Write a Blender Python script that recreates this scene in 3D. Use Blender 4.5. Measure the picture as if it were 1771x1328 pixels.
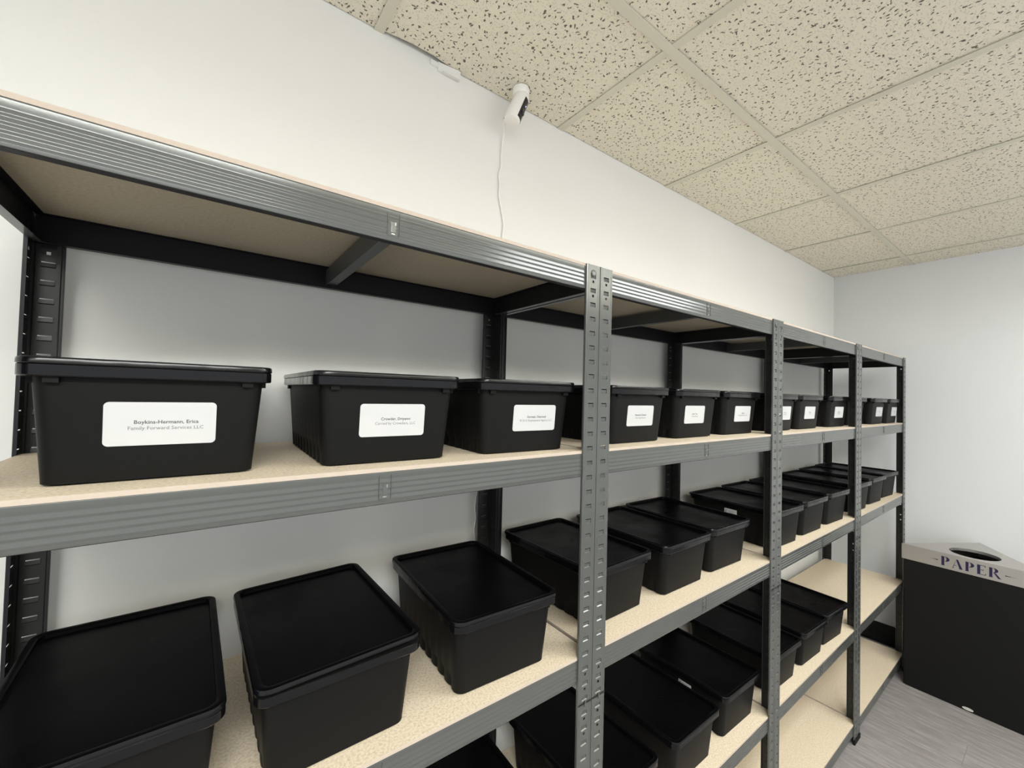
import bpy, bmesh, math, random
from mathutils import Vector, Matrix
random.seed(7)
for o in list(bpy.data.objects): bpy.data.objects.remove(o)
SC = bpy.context.scene
COL = SC.collection

# ---------------------------------------------------------------- camera
Rv = Vector((0.80315055, -0.59521782, 0.0257862)); Uv = Vector((-0.03470354, -0.00353092, 0.99939141)); Fv = Vector((0.59476453, 0.80355664, 0.02349203))
cd = bpy.data.cameras.new('camera'); cam = bpy.data.objects.new('camera', cd); COL.objects.link(cam)
M4 = Matrix((Rv, Uv, -Fv)).transposed().to_4x4(); M4.translation = Vector((-0.6692, -0.5982, 1.5558)); cam.matrix_world = M4
cd.sensor_width = 36.0; cd.lens = 719.6/1771*36.0; cd.clip_start = .02; cd.clip_end = 60
SC.camera = cam
# ---------------------------------------------------------------- world and lights
w = bpy.data.worlds.new('room_glow'); SC.world = w; w.use_nodes = True
w.node_tree.nodes['Background'].inputs[0].default_value = (.96, .99, 1.0, 1)
w.node_tree.nodes['Background'].inputs[1].default_value = 1.08
def area(name, x, y, z, sx, sy, power, col=(.955, .985, 1.0)):
    l = bpy.data.lights.new(name, 'AREA'); l.shape = 'RECTANGLE'; l.size = sx; l.size_y = sy; l.energy = power; l.color = col
    o = bpy.data.objects.new(name, l); COL.objects.link(o); o.location = (x, y, z); return o
area('panel_light', 1.27, -.90, 2.425, 1.63, .26, 24)
area('panel_light', -1.0, -1.55, 2.425, 1.2, .30, 44)
area('panel_light', 1.477, -2.40, 2.425, 1.2, .58, 5)
area('panel_light', -1.0, -3.0, 2.425, 1.2, .58, 8)
def uplight(x, y, sx, sy, p):  # out-of-view fill lamps added to brighten the ceiling, not a real pendant
    o = area('fill_uplight', x, y, 2.20, sx, sy, p); o.rotation_euler = (math.pi, 0, 0)
uplight(1.2, -1.7, 2.4, .5, 58)
uplight(-1.5, -1.9, 2.4, .5, 66)
vs = SC.view_settings
vs.view_transform = 'Standard'; vs.look = 'None'; vs.gamma = 1; vs.use_curve_mapping = False; vs.exposure = 0.0

# ---------------------------------------------------------------- materials
def mat(name, col, rough=.5, metal=0, **k):
    m = bpy.data.materials.new(name); m.use_nodes = True
    b = m.node_tree.nodes['Principled BSDF']
    b.inputs['Base Color'].default_value = (*col, 1); b.inputs['Roughness'].default_value = rough; b.inputs['Metallic'].default_value = metal
    for a, v in k.items(): b.inputs[a].default_value = v
    return m
def nd(m, t, **k):
    n = m.node_tree.nodes.new(t)
    for a, v in k.items(): setattr(n, a, v)
    return n
def bump(m, height, strength, dist, chain=None):
    b = nd(m, 'ShaderNodeBump'); b.inputs['Strength'].default_value = strength; b.inputs['Distance'].default_value = dist
    m.node_tree.links.new(height, b.inputs['Height'])
    m.node_tree.links.new(b.outputs[0], m.node_tree.nodes['Principled BSDF'].inputs['Normal'])
def noise(m, scale, detail=3, vec=None, rough=.5):
    n = nd(m, 'ShaderNodeTexNoise'); n.inputs['Scale'].default_value = scale; n.inputs['Detail'].default_value = detail; n.inputs['Roughness'].default_value = rough
    if vec is None: vec = nd(m, 'ShaderNodeNewGeometry').outputs['Position']
    m.node_tree.links.new(vec, n.inputs['Vector']); return n
def ramp(m, src, stops):
    r = nd(m, 'ShaderNodeValToRGB'); e = r.color_ramp.elements
    while len(e) < len(stops): e.new(.5)
    for i, (p, c) in enumerate(stops):
        e[i].position = p; e[i].color = (*c, 1) if len(c) == 3 else c
    m.node_tree.links.new(src, r.inputs[0]); return r
def base(m, out): m.node_tree.links.new(out, m.node_tree.nodes['Principled BSDF'].inputs['Base Color'])
def mapping(m, sc=(1, 1, 1), src='geo'):
    mp = nd(m, 'ShaderNodeMapping'); mp.inputs['Scale'].default_value = sc
    s = nd(m, 'ShaderNodeNewGeometry').outputs['Position'] if src == 'geo' else nd(m, 'ShaderNodeTexCoord').outputs['Object']
    m.node_tree.links.new(s, mp.inputs['Vector']); return mp.outputs[0]

MW = mat('wall_paint', (.80, .80, .78), .55)
n = noise(MW, 120, 2); bump(MW, n.outputs[0], .12, .002)
n = noise(MW, 1.6, 2); base(MW, ramp(MW, n.outputs[0], [(.3, (.79, .788, .762)), (.7, (.81, .81, .79))]).outputs[0])
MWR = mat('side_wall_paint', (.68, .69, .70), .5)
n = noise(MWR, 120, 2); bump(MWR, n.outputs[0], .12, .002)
MTEE = mat('ceiling_tee', (.66, .64, .54), .45)
# fissured mineral ceiling tile
MT = mat('ceiling_tile', (.8, .75, .65), .9)
def ceil_tile(m):
    L = m.node_tree.links
    pos = nd(m, 'ShaderNodeNewGeometry').outputs['Position']
    n1 = noise(m, 75, 1, pos)
    sub = nd(m, 'ShaderNodeVectorMath', operation='SUBTRACT'); L.new(n1.outputs['Color'], sub.inputs[0]); sub.inputs[1].default_value = (.5, .5, .5)
    sc = nd(m, 'ShaderNodeVectorMath', operation='SCALE'); L.new(sub.outputs[0], sc.inputs[0]); sc.inputs['Scale'].default_value = .016
    ad = nd(m, 'ShaderNodeVectorMath', operation='ADD'); L.new(pos, ad.inputs[0]); L.new(sc.outputs[0], ad.inputs[1])
    def spots(vec, scl, thr, soft, gate):
        mp = nd(m, 'ShaderNodeMapping'); mp.inputs['Scale'].default_value = scl; L.new(vec, mp.inputs['Vector'])
        v = nd(m, 'ShaderNodeTexVoronoi'); v.voronoi_dimensions = '2D'; v.inputs['Scale'].default_value = 1.0; L.new(mp.outputs[0], v.inputs['Vector'])
        r = nd(m, 'ShaderNodeMapRange'); r.inputs['From Min'].default_value = thr; r.inputs['From Max'].default_value = thr+soft
        r.inputs['To Min'].default_value = 1; r.inputs['To Max'].default_value = 0; L.new(v.outputs['Distance'], r.inputs['Value'])
        sp = nd(m, 'ShaderNodeSeparateColor'); L.new(v.outputs['Color'], sp.inputs[0])
        g = nd(m, 'ShaderNodeMath', operation='LESS_THAN'); L.new(sp.outputs[0], g.inputs[0]); g.inputs[1].default_value = gate
        mu = nd(m, 'ShaderNodeMath', operation='MULTIPLY'); L.new(r.outputs[0], mu.inputs[0]); L.new(g.outputs[0], mu.inputs[1]); return mu.outputs[0]
    a = spots(ad.outputs[0], (74, 42, 1), .105, .05, .62)
    b = spots(ad.outputs[0], (42, 68, 1), .098, .05, .55)
    c = spots(pos, (170, 170, 1), .13, .1, .5)
    cm = nd(m, 'ShaderNodeMath', operation='MULTIPLY'); L.new(c, cm.inputs[0]); cm.inputs[1].default_value = .35
    m1 = nd(m, 'ShaderNodeMath', operation='MAXIMUM'); L.new(a, m1.inputs[0]); L.new(b, m1.inputs[1])
    m2 = nd(m, 'ShaderNodeMath', operation='MAXIMUM'); L.new(m1.outputs[0], m2.inputs[0]); L.new(cm.outputs[0], m2.inputs[1])
    base(m, ramp(m, m2.outputs[0], [(0, (.80, .755, .64)), (1, (.14, .12, .10))]).outputs[0])
    iv = nd(m, 'ShaderNodeMath', operation='SUBTRACT'); iv.inputs[0].default_value = 1; L.new(m2.outputs[0], iv.inputs[1])
    bump(m, iv.outputs[0], .6, .003)
ceil_tile(MT)
MPL = mat('plenum_dark', (.05, .045, .04), .9)
# grey vinyl wood planks
MF = mat('vinyl_plank', (.3, .28, .27), .5)
oi = nd(MF, 'ShaderNodeObjectInfo')
cmb = nd(MF, 'ShaderNodeCombineXYZ'); ml = nd(MF, 'ShaderNodeMath', operation='MULTIPLY'); ml.inputs[1].default_value = 37
MF.node_tree.links.new(oi.outputs['Random'], ml.inputs[0]); MF.node_tree.links.new(ml.outputs[0], cmb.inputs[0]); MF.node_tree.links.new(ml.outputs[0], cmb.inputs[1])
mp = nd(MF, 'ShaderNodeMapping'); mp.inputs['Scale'].default_value = (60, 7, 1)
MF.node_tree.links.new(nd(MF, 'ShaderNodeNewGeometry').outputs['Position'], mp.inputs[0]); MF.node_tree.links.new(cmb.outputs[0], mp.inputs['Location'])
n = noise(MF, 1.0, 8, mp.outputs[0], .72)
base(MF, ramp(MF, n.outputs[0], [(.28, (.20, .185, .18)), (.5, (.29, .27, .265)), (.72, (.43, .41, .40))]).outputs[0])
# particle board
MB = mat('particle_board', (.7, .57, .41), .6)
n = noise(MB, 260, 3); base(MB, ramp(MB, n.outputs[0], [(.3, (.60, .49, .35)), (.55, (.77, .66, .50)), (.8, (.83, .74, .59))]).outputs[0])
MBE = mat('board_edge', (.50, .42, .35), .75)
MBU = mat('board_underside_shade', (.5, .42, .31), .7)  # underside darker than the top: shade under the shelf put into the colour
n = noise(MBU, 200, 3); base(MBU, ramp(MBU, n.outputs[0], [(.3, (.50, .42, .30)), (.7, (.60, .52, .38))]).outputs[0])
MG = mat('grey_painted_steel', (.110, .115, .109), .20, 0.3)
n = noise(MG, 300, 2); bump(MG, n.outputs[0], .06, .0006)
MD = mat('dark_steel_inside', (.011, .011, .011), .5, **{'Specular IOR Level': .3})
MS = mat('bare_steel', (.55, .55, .53), .3, .9)
MK = mat('black_plastic_matt', (.0070, .0070, .0066), .5, **{'Specular IOR Level': .12})
n = noise(MK, 700, 2); bump(MK, n.outputs[0], .10, .0004)
MKL = mat('black_plastic_lid', (.0018, .0019, .0022), .30, **{'Specular IOR Level': .05})
n = noise(MKL, 9, 3); ro = ramp(MKL, n.outputs[0], [(.35, (.24,)*3), (.7, (.44,)*3)]); MKL.node_tree.links.new(ro.outputs[0], MKL.node_tree.nodes['Principled BSDF'].inputs['Roughness'])
n = noise(MKL, 500, 2); bump(MKL, n.outputs[0], .08, .0004)
MLB = mat('white_sticker', (.54, .54, .545), .6)
MINK = mat('grey_ink', (.07, .07, .075), .6)
MINK2 = mat('pale_grey_ink', (.15, .15, .155), .6)
MCAM = mat('white_plastic', (.88, .87, .84), .4)
MLENS = mat('black_gloss', (.006, .005, .012), .12)
MLED = mat('blue_led', (.2, .3, 1), .3); MLED.node_tree.nodes['Principled BSDF'].inputs['Emission Color'].default_value = (.45, .5, 1, 1); MLED.node_tree.nodes['Principled BSDF'].inputs['Emission Strength'].default_value = 2.0
MBIN = mat('bin_black', (.006, .006, .006), .6, **{'Specular IOR Level': .2})
n = noise(MBIN, 350, 2); bump(MBIN, n.outputs[0], .15, .0008)
MST = mat('brushed_stainless', (.50, .48, .455), .36, .75)
n = noise(MST, 1, 3, mapping(MST, (20, 900, 900))); bump(MST, n.outputs[0], .05, .0003)
MBLUE = mat('navy_print', (.010, .007, .045), .5)
MRUB = mat('black_cove_base', (.008, .008, .008), .45)
MWHT = mat('slot_light_paint', (.6, .6, .55), .5)

# ---------------------------------------------------------------- helpers
def link(name, me, parent=None, mats=None):
    o = bpy.data.objects.new(name, me); COL.objects.link(o)
    if parent is not None: o.parent = parent
    return o
def mesh_from(name, vs_, fs, mats, idx=None, smooth=False, auto=None):
    me = bpy.data.meshes.new(name); me.from_pydata([tuple(v) for v in vs_], [], fs)
    for m in mats: me.materials.append(m)
    if idx: me.polygons.foreach_set('material_index', idx)
    if smooth: me.polygons.foreach_set('use_smooth', [True]*len(me.polygons))
    me.update()
    if auto is not None:
        me.polygons.foreach_set('use_smooth', [True]*len(me.polygons)); me.set_sharp_from_angle(angle=math.radians(auto))
    return me
def bake(me, mods):
    o = bpy.data.objects.new('tmp', me); COL.objects.link(o)
    for t, kw in mods:
        md = o.modifiers.new(t, t)
        for k, v in kw.items(): setattr(md, k, v)
    dg = bpy.context.evaluated_depsgraph_get(); dg.update()
    r = bpy.data.meshes.new_from_object(o.evaluated_get(dg), depsgraph=dg)
    bpy.data.objects.remove(o); r.name = me.name
    return r
class MBld:
    def __init__(s): s.v = []; s.f = []; s.i = []
    def poly(s, pts, mi=0):
        b = len(s.v); s.v += [tuple(p) for p in pts]; s.f.append(tuple(range(b, b+len(pts)))); s.i.append(mi)
    def box(s, x0, x1, y0, y1, z0, z1, mi=0):
        b = len(s.v); s.v += [(x, y, z) for z in (z0, z1) for y in (y0, y1) for x in (x0, x1)]
        for q in ((0, 2, 3, 1), (4, 5, 7, 6), (0, 1, 5, 4), (2, 6, 7, 3), (0, 4, 6, 2), (1, 3, 7, 5)): s.f.append(tuple(b+k for k in q)); s.i.append(mi)
    def prism(s, pts, z0, z1, mi=0, mt=None, mb=None, ms=None):
        n_ = len(pts); b = len(s.v)
        s.v += [(p[0], p[1], z0) for p in pts]+[(p[0], p[1], z1) for p in pts]
        s.f.append(tuple(b+n_+k for k in range(n_))); s.i.append(mi if mt is None else mt)
        s.f.append(tuple(b+n_-1-k for k in range(n_))); s.i.append(mi if mb is None else mb)
        for k in range(n_): s.f.append((b+k, b+(k+1) % n_, b+n_+(k+1) % n_, b+n_+k)); s.i.append(mi if ms is None else ms)
    def loft(s, rings, cap0=True, cap1=True, mi=0):
        n_ = len(rings[0]); b = len(s.v)
        for r in rings: s.v += [tuple(p) for p in r]
        for k in range(len(rings)-1):
            for j in range(n_):
                a = b+k*n_+j; c = b+k*n_+(j+1) % n_; s.f.append((a, c, c+n_, a+n_)); s.i.append(mi)
        if cap0: s.f.append(tuple(b+n_-1-j for j in range(n_))); s.i.append(mi)
        if cap1: s.f.append(tuple(b+(len(rings)-1)*n_+j for j in range(n_))); s.i.append(mi)
    def me(s, name, mats, **k): return mesh_from(name, s.v, s.f, mats, s.i, **k)
def lab(o, label, cat=None, group=None, kind=None):
    if label: o['label'] = label
    if cat: o['category'] = cat
    if group: o['group'] = group
    if kind: o['kind'] = kind
    return o
def empty(name, loc, rz=0):
    o = bpy.data.objects.new(name, None); COL.objects.link(o); o.location = loc; o.rotation_euler = (0, 0, rz); o.empty_display_size = .05; return o
def rrect(x0, x1, y0, y1, r, seg=5, nx=1, ny=1):
    pts = []
    for cx, cy, a0 in ((x1-r, y0+r, -90), (x1-r, y1-r, 0), (x0+r, y1-r, 90), (x0+r, y0+r, 180)):
        for k in range(seg+1):
            a = math.radians(a0+90*k/seg); pts.append((cx+r*math.cos(a), cy+r*math.sin(a)))
        if a0 == -90 and ny > 1: pts += [(x1, y0+r+(y1-y0-2*r)*j/ny) for j in range(1, ny)]
        if a0 == 90 and ny > 1: pts += [(x0, y1-r-(y1-y0-2*r)*j/ny) for j in range(1, ny)]
    return pts

# ---------------------------------------------------------------- room shell
WY = .4225; ZC = 2.443; XR = 2.933; XL = -3.0; YF = -3.6
b = MBld(); b.box(XL, XR+.12, WY, WY+.12, 0, ZC+.12); lab(link('wall_back', b.me('wall_back', [MW])), 'off white painted wall behind the shelving', kind='structure')
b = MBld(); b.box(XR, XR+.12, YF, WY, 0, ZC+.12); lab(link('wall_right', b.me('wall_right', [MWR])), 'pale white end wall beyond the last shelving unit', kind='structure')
b = MBld(); b.box(XL, XR+.12, YF, WY+.12, ZC+.12, ZC+.16); b.box(XL-.02, XL, YF, WY, ZC+.001, ZC+.16); b.box(XL, XR, YF-.02, YF, ZC+.001, ZC+.16); CE = lab(link('ceiling', b.me('ceiling', [MPL])), 'suspended ceiling of fissured tiles in a pale metal grid', kind='structure')
tx0 = -.3522; XS = [tx0+i*.6096 for i in range(-5, 6)]; YM = [.0116, -1.2076, -2.4268, YF]
# grid tees
b = MBld()
def tee(horizontal, a, c, pos, w=.024):
    q = MBld()
    if horizontal: q.box(a, c, pos-w/2, pos+w/2, ZC-.0015, ZC+.0005); q.box(a, c, pos-.001, pos+.001, ZC+.0005, ZC+.035)
    else: q.box(pos-w/2, pos+w/2, a, c, ZC-.001, ZC+.0005); q.box(pos-.001, pos+.001, a, c, ZC+.0005, ZC+.030)
    return q
for y in YM[:3]: link('grid_runner', tee(True, XL, XR, y).me('grid_runner', [MTEE]), CE)
rows = [(WY, YM[0])]+[(YM[i], YM[i+1]) for i in range(3)]
for x in XS:
    for (y1, y0) in rows:
        link('cross_tee', tee(False, y0+.012, y1-(.012 if y1 != WY else 0), x).me('cross_tee', [MTEE]), CE)
cells = [(XL, XS[0])]+[(XS[i], XS[i+1]) for i in range(len(XS)-1)]+[(XS[-1], XR)]
rt = random.Random(3)
for (x0, x1) in cells:
    for (y1, y0) in rows:
        q = MBld(); g = .001
        xa, xb, ya, yb = x0+g, x1-g, y0+g, y1-g
        z = ZC+.002+rt.uniform(0, .0012)
        if y1 == WY and abs(x0-tx0) < .01:   # tile edge crumbled away from the wall, leaving a dark gap
            pts = [(xa, ya), (xb, ya), (xb, yb-.001), (tx0+.235, yb-.001), (tx0+.14, yb-.014), (tx0+.08, yb-.014), (tx0+.018, yb-.007), (xa, yb-.001)]
        elif y1 == WY: pts = [(xa, ya), (xb, ya), (xb, yb-.001), (xa, yb-.001)]
        else: pts = [(xa, ya), (xb, ya), (xb, yb), (xa, yb)]
        q.prism(pts, z, z+.015); link('ceiling_tile', q.me('ceiling_tile', [MT]), CE)
# small painted bracket at the top of the wall
b = MBld(); b.prism([(-.192, WY-.006), (-.128, WY-.013), (-.128, WY), (-.192, WY)], ZC-.022, ZC+.001); b.box(-.214, -.188, WY-.005, WY, ZC-.014, ZC-.001); b.box(-.180, -.130, WY-.0145, WY-.006, ZC-.024, ZC-.021)
lab(link('trim_1', b.me('trim_1', [MW])), 'small white painted bracket where wall meets ceiling left of the camera', kind='structure')
b = MBld(); b.box(XR-.006, XR, YF, WY-.001, 0, .127); b.box(XR-.012, XR-.006, YF, WY-.001, 0, .008)
lab(link('baseboard_right', b.me('baseboard_right', [MRUB])), 'black rubber cove base along the end wall', kind='structure')
b = MBld(); b.box(XL, XR-.012, WY-.006, WY, 0, .127)
lab(link('baseboard_back', b.me('baseboard_back', [MRUB])), 'black rubber cove base along the long wall', kind='structure')
b = MBld(); b.box(XL, XR+.12, YF, WY+.12, -.06, -.004); FL = lab(link('floor', b.me('floor', [MPL])), 'grey wood-look vinyl plank floor', kind='structure')
pw, pl = .18, 1.22; k = 0; x = XR-.012
pm = None
while x > XL+.01:
    off = (k*.43) % 1.22; y = WY-.006+off
    xa = max(x-pw, XL)
    while y > YF:
        y1 = min(y, WY-.006); y0 = max(y-pl, YF)
        if y1-y0 > .02:
            q = MBld(); q.box(xa+.0004, x-.0004, y0+.0004, y1-.0004, -.005, 0); link('floor_plank', q.me('floor_plank', [MF]), FL)
        y -= pl
    x -= pw; k += 1

# ---------------------------------------------------------------- shelving parts
H = 1.8305; D = .3976; W = .9
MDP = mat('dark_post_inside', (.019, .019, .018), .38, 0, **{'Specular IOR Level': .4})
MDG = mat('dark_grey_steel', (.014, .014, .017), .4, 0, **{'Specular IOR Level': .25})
def post_mesh(sx, sy):
    """L angle post. corner at origin, wide flange towards +x*sx, other flange towards +y*sy, outer faces face outwards"""
    q = MBld(); FW = .037
    S0 = 1.81
    holes = [1.795, 1.765, .985, .955, .895, .865]
    def flange(P, through=True):      # P(u, depth, z): point on flange
        def quad(u0, u1, z0, z1, d=0): q.poly([P(u0, d, z0), P(u1, d, z0), P(u1, d, z1), P(u0, d, z1)])
        edges = [0.0]; z = S0
        zs_list = []
        while z > .03: zs_list.append(z); z -= .03
        top = H
        ribs = (.0035, .0045, FW-.004, FW-.003)
        def strip(z0, z1, u0=0, u1=FW):
            pts = [u for u in (0, .003, .0045, FW-.0045, FW-.003, FW) if u0-1e-9 <= u <= u1+1e-9]
            if pts[0] > u0+1e-9: pts.insert(0, u0)
            if pts[-1] < u1-1e-9: pts.append(u1)
            dep = lambda u: .0009 if .0044 <= u <= FW-.0044 else 0.0
            for a, c in zip(pts[:-1], pts[1:]): q.poly([P(a, dep(a), z0), P(c, dep(c), z0), P(c, dep(c), z1), P(a, dep(a), z1)])
        c0, c1 = .0105, .0265; e = .0009
        for zs in zs_list:
            # plain part above slot up to 'top'
            lo = zs+.0009
            inside = [h for h in holes if lo < h < top]
            segs = [(lo, top)]
            if inside:
                h = inside[0]; hu = (c0+c1)/2; r = .0026
                strip(h+r, top); strip(lo, h-r); strip(h-r, h+r, 0, hu-r); strip(h-r, h+r, hu+r, FW)
            else: strip(lo, top)
            # slot opening row
            strip(zs-.0009, zs+.0009, 0, c0); strip(zs-.0009, zs+.0009, c1, FW)
            # recessed tongue
            za, zb, zc_ = zs-.0009, zs-.0068, zs-.0084
            if not through: q.poly([P(c0, .0016, za), P(c1, .0016, za), P(c1, .0009, zs+.0009), P(c0, .0009, zs+.0009)])
            strip(zc_, za, 0, c0); strip(zc_, za, c1, FW)
            d1, d2 = .0016, .0026
            q.poly([P(c0, d2, zb), P(c1, d2, zb), P(c1, d1, za), P(c0, d1, za)])
            q.poly([P(c0, e, zc_), P(c1, e, zc_), P(c1, d2, zb), P(c0, d2, zb)])
            q.poly([P(c0, e, zc_), P(c0, d2, zb), P(c0, d1, za), P(c0, e, za)])
            q.poly([P(c1, e, za), P(c1, d1, za), P(c1, d2, zb), P(c1, e, zc_)])
            top = zc_
            if abs(zs-.91) < .004:      # joint between upper and lower post half
                pass
        strip(0, top)
        q.poly([P(FW, 0, 0), P(FW+.0012, .001, 0), P(FW+.0012, .001, H), P(FW, 0, H)]); q.poly([P(FW+.0012, .001, 0), P(FW+.0012, .005, 0), P(FW+.0012, .005, H), P(FW+.0012, .001, H)])
    flange(lambda u, d, z: ((.0012+u)*sx, d*sy, z))
    n1 = len(q.f)
    flange(lambda u, d, z: (d*sx, (.0012+u)*sy, z), through=(sy < 0 and sx > 0))
    # orient: first flange winding gives normal (+x cross +z) = -y ; second (+y cross +z) = +x
    for i in range(len(q.f)):
        first = i < n1
        flip = (sx*sy < 0) if first else (sx*sy > 0)
        # first: base normal -y for sx>0 ; want outward = -sy. normal = -sx ->
        want = -sy; have = -sx
        if first: do = (want != have)
        else:
            want = -sx; have = sy; do = (want != have)
        if do: q.f[i] = tuple(reversed(q.f[i]))
    # rounded corner
    c = [(.0012*sx, 0), (.0004*sx, .0004*sy), (0, .0012*sy)]
    for a, d_ in zip(c[:-1], c[1:]):
        f = [(a[0], a[1], 0), (d_[0], d_[1], 0), (d_[0], d_[1], H), (a[0], a[1], H)]
        v0 = Vector(f[1])-Vector(f[0]); nrm = v0.cross(Vector((0, 0, 1)))
        if nrm.dot(Vector((-sx, -sy, 0))) < 0: f.reverse()
        q.poly(f)
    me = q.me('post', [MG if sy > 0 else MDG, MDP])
    bm = bmesh.new(); bm.from_mesh(me); bmesh.ops.remove_doubles(bm, verts=bm.verts, dist=.00003); bm.to_mesh(me); bm.free()
    return bake(me, [('SOLIDIFY', dict(thickness=.0011, offset=-1, material_offset=1, material_offset_rim=0))])
POSTS = {(sx, sy): post_mesh(sx, sy) for sx in (1, -1) for sy in (1, -1)}
HB = .0464
def beam_mesh(length, ridges=4):
    pr = [(.013, -.0012), (.012, .0006), (.0012, .0006), (.0003, .0003), (0, -.0006), (0, -.0014), (.0006, -.0082), (.0008, -.0095)]
    z0, z1 = -.0095, -.0425; P_ = (z1-z0)/ridges
    for k in range(ridges):      # pressed ribs: long faces tilt slightly upwards, short returns face down
        for t, y in ((.06, .00076), (.54, .00016), (.60, .00012), (.66, .00016), (.94, .00078), (1.0, .0008)):
            pr.append((y, z0+P_*(k+t)))
    pr += [(.0011, -.0456), (.0012, -.0462), (.0018, -.0470), (.013, -.0470), (.014, -.044)]
    q = MBld(); xs = [0, length]
    for (ya, za), (yb, zb) in zip(pr[:-1], pr[1:]):
        q.poly([(0, yb, zb), (length, yb, zb), (length, ya, za), (0, ya, za)], 1 if za < -.0465 or (za < -.046 and zb < -.0469) else 0)
    me = q.me('front_beam', [MG, MD])
    bm = bmesh.new(); bm.from_mesh(me); bmesh.ops.remove_doubles(bm, verts=bm.verts, dist=.00002); bm.to_mesh(me); bm.free()
    me = bake(me, [('SOLIDIFY', dict(thickness=.0009, offset=-1, material_offset=1, material_offset_rim=0))])
    me.polygons.foreach_set('use_smooth', [True]*len(me.polygons)); me.set_sharp_from_angle(angle=math.radians(28))
    return me
BL = W-.009
BEAM = beam_mesh(BL)
def plain_beam(length, lip=.013):
    pr = [(lip, .0006), (.0, .0006), (0, -.0464), (lip, -.0464)]
    q = MBld()
    for (ya, za), (yb, zb) in zip(pr[:-1], pr[1:]): q.poly([(0, yb, zb), (length, yb, zb), (length, ya, za), (0, ya, za)])
    me = q.me('side_beam', [MG, MD]); bm = bmesh.new(); bm.from_mesh(me); bmesh.ops.remove_doubles(bm, verts=bm.verts, dist=.00002); bm.to_mesh(me); bm.free()
    return bake(me, [('SOLIDIFY', dict(thickness=.0009, offset=-1, material_offset=1, material_offset_rim=0))])
SIDE = plain_beam(D-.03)
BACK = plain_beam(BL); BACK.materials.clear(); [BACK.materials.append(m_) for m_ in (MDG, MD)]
def board_mesh():
    c = .012; x0, x1, y0, y1 = .0045, W-.0045, .0048, D-.0048
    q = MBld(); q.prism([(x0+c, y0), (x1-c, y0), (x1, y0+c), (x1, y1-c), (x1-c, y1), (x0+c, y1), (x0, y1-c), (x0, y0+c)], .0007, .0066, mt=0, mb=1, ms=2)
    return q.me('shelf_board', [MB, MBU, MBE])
BOARD = board_mesh()
def support_mesh():
    q = MBld(); w2 = .009; pr = [(-w2, -.004), (-w2, -.0385), (w2, -.0385), (w2, -.004)]
    for (xa, za), (xb, zb) in zip(pr[:-1], pr[1:]): q.poly([(xb, .004, zb), (xb, D-.004, zb), (xa, D-.004, za), (xa, .004, za)])
    me = q.me('support_bar', [MG, MG]); bm = bmesh.new(); bm.from_mesh(me); bmesh.ops.remove_doubles(bm, verts=bm.verts, dist=.00002); bmesh.ops.recalc_face_normals(bm, faces=bm.faces); bm.to_mesh(me); bm.free()
    return bake(me, [('SOLIDIFY', dict(thickness=.0009, offset=0))])
MSB = mat('support_bar_paint', (.07, .072, .068), .4, .1)
SUP = support_mesh(); SUP.materials.clear(); SUP.materials.append(MSB)
def clip_mesh():
    q = MBld()
    q.box(-.0045, .0045, -.0004, .0006, -.0105, .0105, 1)                  # dark opening
    q.prism(rrect(-.0034, .0034, -.0013, 0, .0004, 2), -.0078, .0078, 2)     # pressed tongue
    for s in (-1, 1):
        q.box(s*.0047-.0005, s*.0047+.0005, -.0008, .0004, -.0110, .0110, 2)
        q.box(-.0045, .0045, -.0008, .0004, s*.0110-.0005, s*.0110+.0005, 2)
    q.box(-.0030, .0020, -.0015, .0004, -.0108, -.0094, 0); q.box(.0022, .0034, -.0016, .0004, .0030, .0076, 0)
    return q.me('beam_clip', [MS, MD, MG])
CLIP = clip_mesh()
def stud_mesh():
    q = MBld(); rings = [[(r*math.cos(a*math.pi/6), y, r*math.sin(a*math.pi/6)) for a in range(12)] for r, y in ((.0075, .001), (.0072, -.0008), (.0045, -.0016))]
    q.loft(rings); m_ = q.me('rivet', [MG]); return m_
STUD = stud_mesh()
def foot_mesh(sx):
    q = MBld(); q.prism([(-.002*sx, -.002), (.041*sx, -.002), (.041*sx, .004), (.004*sx, .004), (.004*sx, .041), (-.002*sx, .041)][::(1 if sx > 0 else -1)], 0, .022); return q.me('foot', [MK])
FOOT = {s: foot_mesh(s) for s in (1, -1)}
JOINT = None
def joint_mesh(sx):
    q = MBld(); q.box(min(-.0004*sx, .039*sx), max(-.0004*sx, .039*sx), -.0006, -.00005, .9255, .9285, 0)
    q.box(min(.018*sx, .0215*sx), max(.018*sx, .0215*sx), -.0022, -.0004, .921, .933, 1)
    return q.me('post_joint', [MD, MG])
JOINTS = {s: joint_mesh(s) for s in (1, -1)}
ZS = [1.8246, 1.4356, 1.0162, .5083, .0824]
unit_labels = ['grey steel five-tier shelving unit nearest the viewer, cut off by the left edge', 'grey steel five-tier shelving unit second along the wall, right of the double post',
               'grey steel five-tier shelving unit third along the wall, bare bottom shelf', 'grey steel five-tier shelving unit in the corner beside the paper bin, bare lower shelves']
G = 'grey boltless shelving units joined in a row along the wall'
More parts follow.
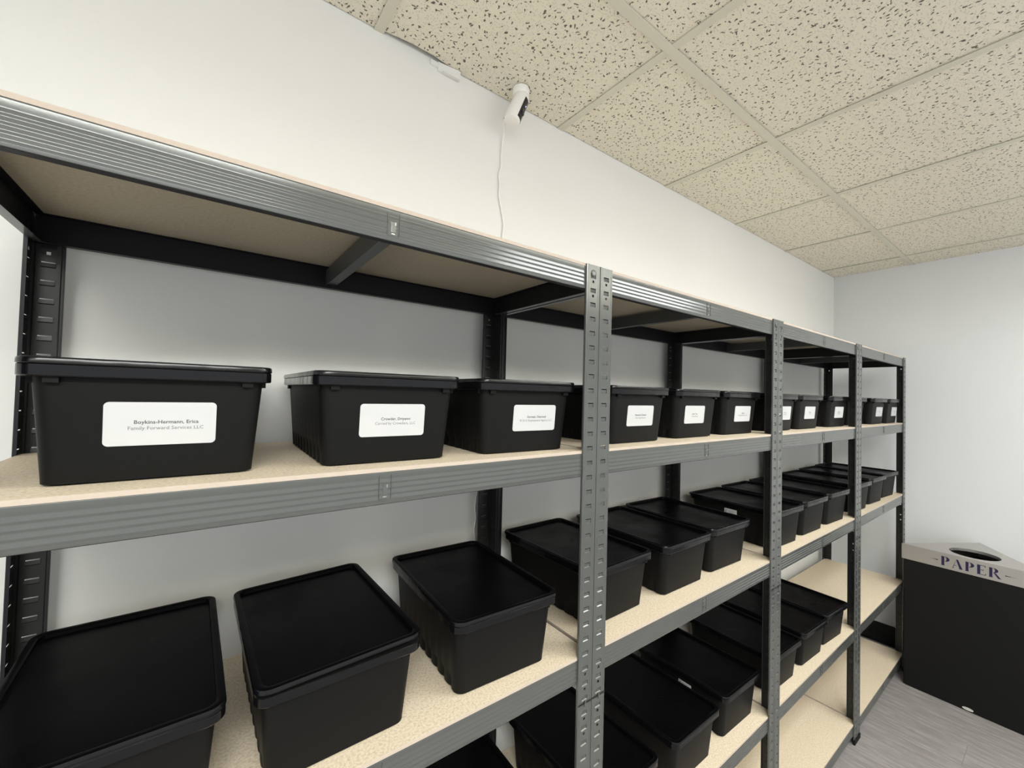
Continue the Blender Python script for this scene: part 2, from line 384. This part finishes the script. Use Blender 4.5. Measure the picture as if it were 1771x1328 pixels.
for u in range(4):
    ux = (u-1)*W
    U = lab(empty('shelving_unit', (ux, 0, 0)), unit_labels[u], 'shelving', G)
    for (sx, sy), me in POSTS.items():
        if u == 0 and sx == 1 and sy == 1: pass
        p = link('post', me, U); p.location = (.0006 if sx > 0 else W-.0006, 0 if sy > 0 else D, 0)
        if sy > 0:
            f = link('post_foot', FOOT[sx], p); f['label'] = 'black plastic foot cap'
            link('post_joint', JOINTS[sx], p)
            if sx < 0:
                r = link('rivet', STUD, p); r.location = (-.0195, .0004, 1.8125)
    for si, z in enumerate(ZS):
        bo = link('shelf_board', BOARD, U); bo.location = (0, 0, z); bo['label'] = 'tan particle board panel'
        fb = link('front_beam', BEAM, U); fb.location = (.0045, .0044, z)
        cl = link('beam_clip', CLIP, fb); cl.location = (BL/2, .0012, -.0255); cl['label'] = 'small pressed clip with chipped paint'
        bb = link('back_beam', BACK, U); bb.location = (W-.0045, D-.0044, z); bb.rotation_euler = (0, 0, math.pi)
        for s, xx, rz in ((0, .0032, -90), (1, W-.0032, 90)):
            sb = link('side_beam', SIDE, U); sb.rotation_euler = (0, 0, math.radians(rz)); sb.location = (xx, D-.015 if rz < 0 else .015, z)
        sp = link('support_bar', SUP, U); sp.location = (W/2, 0, z)

# ---------------------------------------------------------------- totes
TH = .140
MKS = mat('black_plastic_gloss', (.004, .004, .005), .18, **{'Specular IOR Level': .3})
n = noise(MKS, 14, 2); bump(MKS, n.outputs[0], .5, .006)
def tote_body():
    q = MBld(); seg = 5; NY = 64; q_r = []
    def ring(hx, y0, y1, r, z, wave=0):
        pts = rrect(-hx, hx, y0, y1, r, seg, ny=NY); out = []
        for (x, y) in pts:
            if wave and abs(abs(x)-hx) < 1e-6:
                t = (y-y0-r)/(y1-y0-2*r); s = .5-.5*math.cos(2*math.pi*9*t); x -= math.copysign(wave*s**3, x)
            out.append((x, y, z))
        return out
    def lerp(t): return .098+.010*t, .022-.012*t, .322+.010*t
    R = []
    R.append(ring(.092, .030, .316, .012, 0))
    for t, r, wv in ((.012, .016, .003), (.05, .017, .0045), (.14, .017, .0045), (.19, .017, .002), (.22, .017, 0), (.6, .017, 0), (.80, .017, 0)):
        hx, y0, y1 = lerp(t); R.append(ring(hx, y0, y1, r, max(.0025, t*TH), wv))
    # rim band
    hx, y0, y1 = lerp(.82)
    R.append(ring(hx, y0, y1, .017, .1190)); R.append(ring(.1115, .006, .336, .018, .1192)); R.append(ring(.1150, .0015, .3405, .019, .1196)); R.append(ring(.1158, .0007, .3413, .019, .1208)); R.append(ring(.1158, .0007, .3413, .019, .1318)); R.append(ring(.1150, .0015, .3405, .019, .1326))
    n_ = len(R[0]); nf = len(q.f); q.loft(R)
    for i in range(nf+(len(R)-5)*n_, nf+(len(R)-1)*n_): q.i[i] = 1
    # rim lugs near the corners
    for sx in (-1, 1):
        for y in (.034, .31): q.box(sx*.104-.006, sx*.104+.006, y-.009, y+.009, .1125, .1200)
        q.box(sx*.088-.006, sx*.088+.006, .006, .016, .1130, .1200); q.box(sx*.088-.006, sx*.088+.006, .328, .336, .1130, .1200)
    return q.me('tote_body', [MK, MKS], auto=32)
def tote_lid():
    q = MBld()
    def ring(o, z, r=None): r = .020-o*.6; return [(x, y, z) for x, y in rrect(-.1165+o, .1165-o, 0+o, .346-o, max(r, .006), 6)]
    R = [ring(.0030, .1328), ring(.0006, .1329), ring(0, .1336), ring(.0002, .1375), ring(.0010, .1394), ring(.0026, .140), ring(.0085, .1398), ring(.0102, .1385), ring(.0113, .1330), ring(.0135, .1316), ring(.019, .1312)]
    nf = len(q.f); q.loft(R, cap0=True, cap1=True)
    for i in range(nf, nf+4*len(R[0])): q.i[i] = 1
    return q.me('lid', [MKL, MKS], auto=38)
BODY, LID = tote_body(), tote_lid()
def text_mesh(txt, size, bold, m):
    c = bpy.data.curves.new('t', 'FONT'); c.body = txt; c.size = size; c.align_x = 'CENTER'; c.resolution_u = 2; c.offset = size*(.014 if bold else .0)
    o = bpy.data.objects.new('t', c); COL.objects.link(o); dg = bpy.context.evaluated_depsgraph_get(); dg.update()
    me = bpy.data.meshes.new_from_object(o.evaluated_get(dg), depsgraph=dg); bpy.data.objects.remove(o); me.materials.clear(); me.materials.append(m); me.name = 'lettering'; return me
def sticker_mesh():
    q = MBld(); pts = rrect(-.052, .052, -.0255, .0255, .005, 5)
    b0 = [(x, 0, z) for x, z in pts]; b1 = [(x, -.0004, z) for x, z in pts]
    q.loft([b0, b1]); return q.me('paper_label', [MLB])
STK = sticker_mesh()
slope = math.atan2(.0098, .098)
def tote(x, y, z, rz, label, group, text=None, tx=0, lift=0, barcode=None, tz=None):
    """x = centre of the lid, y = lid front, z = board top"""
    T = lab(empty('storage_tote', (x, y, z), math.radians(rz)), label, 'storage box', group)
    link('tote_body', BODY, T)
    l = link('lid', LID, T)
    if lift:
        m_ = Matrix.Rotation(math.radians(-lift*.35), 4, 'X') @ Matrix.Rotation(math.radians(-lift), 4, 'Y'); pv = Vector((-.1165, .346, .1328))
        l.rotation_euler = m_.to_euler(); l.location = pv-m_.to_3x3() @ pv
    if text:
        zc = (tz or 1.5095)-z
        t = zc/TH; fy = .022-.012*t
        s = link('paper_label', STK, T); s.location = (tx, fy-.0002, zc); s.rotation_euler = (slope*.85, 0, 0); s['label'] = 'white rounded paper label'
        for k, (tt, sz, bold, dz) in enumerate(((text[0], .0062, True, .0028), (text[1], .0060, False, -.0042))):
            if not tt: continue
            g = link('lettering', text_mesh(tt, sz, bold, MINK if bold else MINK2), s); g.location = (text[2], -.00055, dz-.0028); g.rotation_euler = (math.pi/2, 0, 0)
    if barcode:
        yb, zb, ww, hh = barcode
        q = MBld(); xx = -.1105; q.box(xx-.0004, xx, yb-ww/2, yb+ww/2, zb-hh/2, zb+hh/2, 0)
        for k in range(5): q.box(xx-.0007, xx-.0004, yb+ww/2-.010+(k % 2)*.002, yb+ww/2-.003, zb-hh/2+.003+k*.0024, zb-hh/2+.0041+k*.0024, 1)
        for k in range(3): q.box(xx-.0007, xx-.0004, yb-.012, yb+.008, zb-hh/2+.004+k*.004, zb-hh/2+.0048+k*.004, 2)
        s = link('sticker', q.me('sticker', [MLB, MINK, MINK2]), T); s['label'] = 'small white barcode sticker'
    return T
zb = .0066
un = ['nearest unit', 'second unit', 'third unit', 'corner unit']; pos3 = ['left', 'middle', 'right']
names = [('Boykins-Hermann, Erica', 'Family Forward Services LLC', .004), ('Crowder, Driyanni', 'Carried by Crowders, LLC', .004), ('Gorman, Diamond', 'RCA-D Employment Agency LLC', .004),
         ('Haywood, Naomi', 'One Step Homes', 0), ('Jones, Tara', 'Tradarrahood', 0), ('Ma, Jak', 'Nextgenhomecare LLC', .002),
         ('Price, Kay', 'Kayshomes', 0), ('Thomas, J', 'Tender', 0), ('Robinson, D', 'Resthomes', 0), ('Walls, T', 'Wellcare', 0), ('Reeve, A', 'Ames', .006), ('White, B', 'Bridge', .004)]
# x centre, y front, rotation, label x offset  (top tote shelf)
S2 = [(-.711, .036, 0, 0.004), (-.429, .026, -1.0, .002), (-.157, .022, -2.0, .016), (.203, .030, 0, .006), (.485, .038, 0, -.012), (.752, .038, -1, .012),
      (1.080, .036, 0, .02), (1.342, .036, -1.5, .006), (1.678, .030, -2, .006), (1.985, .04, -2, 0), (2.270, .018, -2, .02), (2.538, .012, -1, .035)]
Z2 = ZS[1]+zb
g1 = 'black totes with white name labels on the eye-level shelf'
for i, (x, y, r, tx) in enumerate(S2):
    tote(x, y, Z2, r, 'labelled black tote on the eye-level shelf, %s of three in the %s' % (pos3[i % 3], un[i//3]), g1, names[i], tx)
Z3 = ZS[2]+zb
S3 = [(-.748, .024, 1.0, 0), (-.487, .022, 1.3, 1.3), (-.198, .018, -2.2, 0), (.160, .042, 1.3, 0), (.437, .036, -.5, 0), (.690, .040, -2, 0),
      (1.075, .018, -3, 0), (1.345, .018, -2, 0), (1.607, .014, -3, 0), (1.955, .014, -3, 0), (2.240, .016, -3, 0), (2.500, .018, -4, 0)]
g2 = 'unlabelled black totes on the middle shelf'
for i, (x, y, r, lf) in enumerate(S3):
    ex = ''
    if i == 1: ex = ', lid ajar'
    if i == 6: ex = ', side sticker'
    tote(x, y, Z3, r, 'plain black tote on the middle shelf, %s of three, %s%s' % (pos3[i % 3], un[i//3], ex), g2, lift=lf, barcode=(.165, .102, .048, .020) if i == 6 else None)
Z4 = ZS[3]+zb
S4 = [(-.72, .03, 0), (-.44, .03, 0), (-.155, .03, -1), (.170, .020, 1), (.464, .018, 0), (.742, .024, -1), (1.075, .02, -2), (1.345, .016, -2.5), (1.583, .014, -4)]
g3 = 'unlabelled black totes on the shelf below the middle'
for i, (x, y, r) in enumerate(S4):
    if i < 2: continue
    ex = ', side sticker' if i == 5 else ''
    tote(x, y, Z4, r, 'plain black tote on the second lowest shelf, %s of three, %s%s' % (pos3[i % 3], un[i//3], ex), g3, barcode=(.14, .10, .045, .018) if i == 5 else None)

# ---------------------------------------------------------------- triangular paper bin
ZT = .773; zbm = .693
A = Vector((2.513, -.017)); Bp = Vector((2.925, -.275)); Cp = Vector((2.500, -.540))
def inset(tri, d):
    out = []; n_ = len(tri)
    for i in range(n_):
        p0, p1, p2 = tri[i-1], tri[i], tri[(i+1) % n_]
        a = (p1-p0).normalized(); c = (p2-p1).normalized(); na = Vector((-a.y, a.x)); nc = Vector((-c.y, c.x))
        k = d/(1+na.dot(nc)); out.append(p1+(na+nc)*k)
    return out
tri = [A, Cp, Bp]   # counter-clockwise
BIN = lab(empty('recycling_bin', (2.65, -.28, 0)), 'triangular black paper recycling bin with a stainless steel lid beside the last shelving unit', 'bin')
off = Vector((2.65, -.28))
ins = [p-off for p in inset(tri, .003)]
def rc(tri_, r, seg=4):
    out = []; n_ = len(tri_)
    for i in range(n_):
        p0, p1, p2 = tri_[i-1], tri_[i], tri_[(i+1) % n_]
        a = (p0-p1).normalized(); c = (p2-p1).normalized()
        for k in range(seg+1):
            t = k/seg; s0 = p1+a*r; s1 = p1+c*r; out.append((1-t)**2*s0+2*t*(1-t)*p1+t*t*s1)
    return out
q = MBld(); pb = rc(ins, .012); q.prism([(p.x, p.y) for p in pb], .004, zbm+.004); q.prism([(p.x*.97, p.y*.97) for p in pb], 0, .004)
link('bin_body', q.me('bin_body', [MBIN]), BIN)
# lid with a round opening
po = [p-off for p in rc(tri, .006)]
hc = Vector((2.627, -.283))-off; hr = .093; N = 48
bm = bmesh.new()
vo = [bm.verts.new((p.x, p.y, ZT)) for p in po]; eo = [bm.edges.new((vo[i], vo[(i+1) % len(vo)])) for i in range(len(vo))]
vh = [bm.verts.new((hc.x+hr*math.cos(2*math.pi*k/N), hc.y+hr*math.sin(2*math.pi*k/N), ZT)) for k in range(N)]; eh = [bm.edges.new((vh[i], vh[(i+1) % N])) for i in range(N)]
bmesh.ops.triangle_fill(bm, edges=eo+eh, use_beauty=True)
for f in list(bm.faces):
    c = f.calc_center_median()
    if (Vector((c.x, c.y))-hc).length < hr*.97 and all((Vector((v.co.x, v.co.y))-hc).length < hr*1.01 for v in f.verts): bm.faces.remove(f)
for f in bm.faces:
    if f.normal.z < 0: f.normal_flip()
vb = [bm.verts.new((p.x, p.y, zbm)) for p in po]
for i in range(len(vo)):
    j = (i+1) % len(vo); bm.faces.new((vb[i], vb[j], vo[j], vo[i]))
vd = [bm.verts.new((v.co.x, v.co.y, ZT-.014)) for v in vh]
for i in range(N):
    j = (i+1) % N; bm.faces.new((vh[i], vh[j], vd[j], vd[i]))
me = bpy.data.meshes.new('bin_lid'); bm.to_mesh(me); bm.free(); me.materials.append(MST)
me = bake(me, [('SOLIDIFY', dict(thickness=.0012, offset=-1))])
LIDB = link('bin_lid', me, BIN); LIDB['label'] = 'stainless steel lid with a round opening'
# dark inside of the bin
q = MBld(); q.prism([(hc.x+(hr+.004)*math.cos(2*math.pi*k/N), hc.y+(hr+.004)*math.sin(2*math.pi*k/N)) for k in range(N)], zbm+.005, zbm+.012); link('bin_liner', q.me('bin_liner', [MBIN]), BIN)
# stencil serif letters PAPER on the lid's front band
def glyph(q, ch, ox, s):
    def P(pts): q.poly([(ox+x*s, 0, y*s) for x, y in pts])
    def serif_stem(x0, x1, w=.05):
        P([(x0, .03), (x1, .03), (x1, .97), (x0, .97)]); P([(x0-w, 0), (x1+w, 0), (x1+.01, .04), (x0-.01, .04)]); P([(x0-.01, .96), (x1+.01, .96), (x1+w, 1), (x0-w, 1)])
    def bowl(x0, cy, ry, rx, top):
        n_ = 12; o = []; i_ = []
        for k in range(n_+1):
            a = math.radians(90-180*k/n_); o.append((x0+rx*math.cos(a), cy+ry*math.sin(a))); i_.append((x0+(rx*.34)*math.cos(a), cy+(ry*.82)*math.sin(a)))
        for k in range(n_): P([o[k], i_[k], i_[k+1], o[k+1]])
    if ch == 'P': serif_stem(.06, .29); bowl(.34, .73, .27, .37, 1); return .80
    if ch == 'R':
        serif_stem(.06, .29); bowl(.34, .75, .25, .36, 1); P([(.36, .50), (.52, .50), (.88, .03), (.66, .03)]); P([(.66, .04), (.88, .04), (.95, 0), (.66, 0)]); return .95
    if ch == 'A':
        P([(.34, .97), (.50, .97), (.84, .03), (.60, .03)]); P([(.55, 0), (.87, 0), (.84, .04), (.58, .04)])
        P([(.29, .78), (.33, .86), (.13, .03), (.08, .03)]); P([(0, 0), (.22, 0), (.18, .04), (.04, .04)]); P([(.17, .28), (.40, .28), (.39, .33), (.18, .33)]); return .94
    if ch == 'E':
        serif_stem(.06, .29); P([(.31, .95), (.66, .95), (.66, 1), (.31, 1)]); P([(.66, 1), (.58, .95), (.66, .76)]); P([(.31, .47), (.52, .47), (.52, .53), (.31, .53)]); P([(.52, .40), (.52, .60), (.46, .50)])
        P([(.31, 0), (.68, 0), (.66, .05), (.31, .05)]); P([(.60, .05), (.68, 0), (.70, .24)]); return .80
    return .4
q = MBld(); ox = 0
for ch in 'PAPER': ox += glyph(q, ch, ox, .0475)*.0475+.003
tw = ox-.003
def dash(q, x0, x1):
    s = 1 if x1 > x0 else -1
    q.poly([(x0, 0, .0215), (x1, 0, .0228), (x0, 0, .0240)][::s]);
    for k in range(3):
        cx = x0+s*(.003+k*.006); q.poly([(cx+s*.0028*math.cos(a*math.pi/4), 0, .0228+(.0028-k*.0006)*math.sin(a*math.pi/4)) for a in range(8)])
dash(q, -.010, -.052); dash(q, tw+.010, tw+.052)
me = q.me('lettering', [MBLUE]); L_ = link('lettering', me, LIDB); L_['label'] = 'navy blue word PAPER in stencil capitals'
dirv = (Cp-A).normalized(); cosA = math.atan2(dirv.y, dirv.x)
st = A+dirv*.157; nrm = Vector((dirv.y, -dirv.x))
if nrm.x > 0: nrm = -nrm
st = st+nrm*.0008-off
L_.location = (st.x, st.y, .7075); L_.rotation_euler = (0, 0, cosA); sc_ = (.385-.173)/tw; L_.scale = (sc_, 1, 1)
# pale oval: floor light showing through a foot slot, put into the colour
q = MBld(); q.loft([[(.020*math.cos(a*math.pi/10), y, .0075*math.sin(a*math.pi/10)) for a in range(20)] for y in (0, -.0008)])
f = link('foot_slot_light', q.me('foot_slot_light', [MWHT]), BIN); p = A+dirv*.255-off; f.location = (p.x, p.y, .014); f.rotation_euler = (0, 0, cosA); f['label'] = 'pale oval painted as light through a slot'

# ---------------------------------------------------------------- ceiling camera and its cable
top = Vector((.043, .357, ZC-.002)); 
CAM = lab(empty('security_camera', top), 'small white cylindrical security camera hanging from the ceiling near the wall', 'camera')
def lathe(prof, name, m, axis_from, axis_to, N=32, smooth=True):
    d = (axis_to-axis_from); Ld = d.length; d.normalize(); q_ = d.to_track_quat('Z', 'Y')
    q = MBld(); rings = []
    for r, t in prof: rings.append([tuple(q_ @ Vector((r*math.cos(2*math.pi*k/N), r*math.sin(2*math.pi*k/N), t*Ld))+axis_from) for k in range(N)])
    q.loft(rings); return q.me(name, [m], auto=40)
me = lathe([(.024, 0), (.0245, .15), (.0245, .6), (.022, .8), (.012, 1)], 'mount', MCAM, Vector((0, 0, .0015)), Vector((0, 0, -.022))); link('mount', me, CAM)
c0 = Vector((.006, -.001, -.016)); c1 = Vector((-.036, -.006, -.112))
dax = (c1-c0).normalized(); BLn = (c1-c0).length
body = link('camera_body', lathe([(.004, -.005), (.017, .0), (.0215, .05), (.0232, .11), (.0232, .93), (.0218, .985), (.0195, 1.0)], 'camera_body', MCAM, c0, c1), CAM)
# curved black faceplate: arc patch on cylinder, facing right and towards the room
look = Vector((.55, -.80, -.2)); look = (look-dax*look.dot(dax)).normalized(); sd = dax.cross(look).normalized()
q = MBld(); NA = 8; rr = .0236; pa = []
for k in range(NA+1):
    a = math.radians(-34+68*k/NA); pa.append(look*math.cos(a)+sd*math.sin(a))
t0, t1 = .20*BLn, .92*BLn
for k in range(NA):
    q.poly([c0+dax*t0+pa[k]*rr, c0+dax*t0+pa[k+1]*rr, c0+dax*t1+pa[k+1]*rr, c0+dax*t1+pa[k]*rr][::-1])
me = q.me('faceplate', [MLENS]); me = bake(me, [('SOLIDIFY', dict(thickness=.0008, offset=0))])
fp = link('faceplate', me, CAM); fp['label'] = 'glossy black faceplate'
def dot(name, tt, r, m, d=.0007):
    q = MBld(); ctr = c0+dax*(tt*BLn)+look*(rr+.0002)
    q.loft([[tuple(ctr+look*h+(dax*math.cos(a*math.pi/8)+sd*math.sin(a*math.pi/8))*r) for a in range(16)] for h in (0, d)]); return link(name, q.me(name, [m]), CAM)
MLR = mat('lens_ring', (.03, .03, .035), .15)
dot('lens', .66, .0085, MLR); dot('lens_glass', .66, .006, MLENS, .0012); dot('status_light', .42, .0016, MLED, .001)['label'] = 'tiny lit blue status light'
# cable
yw = WY-.0035
pts = [tuple(top+c1+Vector((-.017, .012, .010))), (.022, yw-.012, 2.345), (.024, yw, 2.302), (.021, yw, 2.266), (.023, yw, 2.249), (.021, yw, 2.227), (.012, yw, 2.202), (.019, yw, 2.183), (.018, yw, 2.161), (.015, yw, 2.147),
       (.024, yw, 2.119), (.031, yw, 2.087), (.038, yw, 2.063), (.035, yw, 2.04), (.032, yw, 2.015), (.035, yw, 1.93), (.045, yw, 1.84), (.051, yw, 1.786), (.058, yw, 1.766), (.055, yw, 1.722), (.040, yw, 1.62), (.01, yw, 1.45), (-.030, yw, 1.28),
       (-.034, yw, 1.25), (-.038, yw, 1.226), (-.030, yw, 1.2), (-.040, yw, 1.169), (-.034, yw, 1.144), (-.02, yw, 1.05), (0, yw, .8), (0, yw, .3)]
cu = bpy.data.curves.new('cable', 'CURVE'); cu.dimensions = '3D'; cu.bevel_depth = .0023; cu.bevel_resolution = 2; cu.resolution_u = 4
sp = cu.splines.new('NURBS'); sp.points.add(len(pts)-1); sp.order_u = 3; sp.use_endpoint_u = True
for i, p in enumerate(pts): sp.points[i].co = (*p, 1)
co = bpy.data.objects.new('power_cable', cu); COL.objects.link(co); cu.materials.append(MCAM)
dg = bpy.context.evaluated_depsgraph_get(); dg.update(); me = bpy.data.meshes.new_from_object(co.evaluated_get(dg), depsgraph=dg); bpy.data.objects.remove(co)
me.polygons.foreach_set('use_smooth', [True]*len(me.polygons))
lab(link('power_cable', me), 'thin wavy white cable running down the wall from the ceiling camera', 'cable')
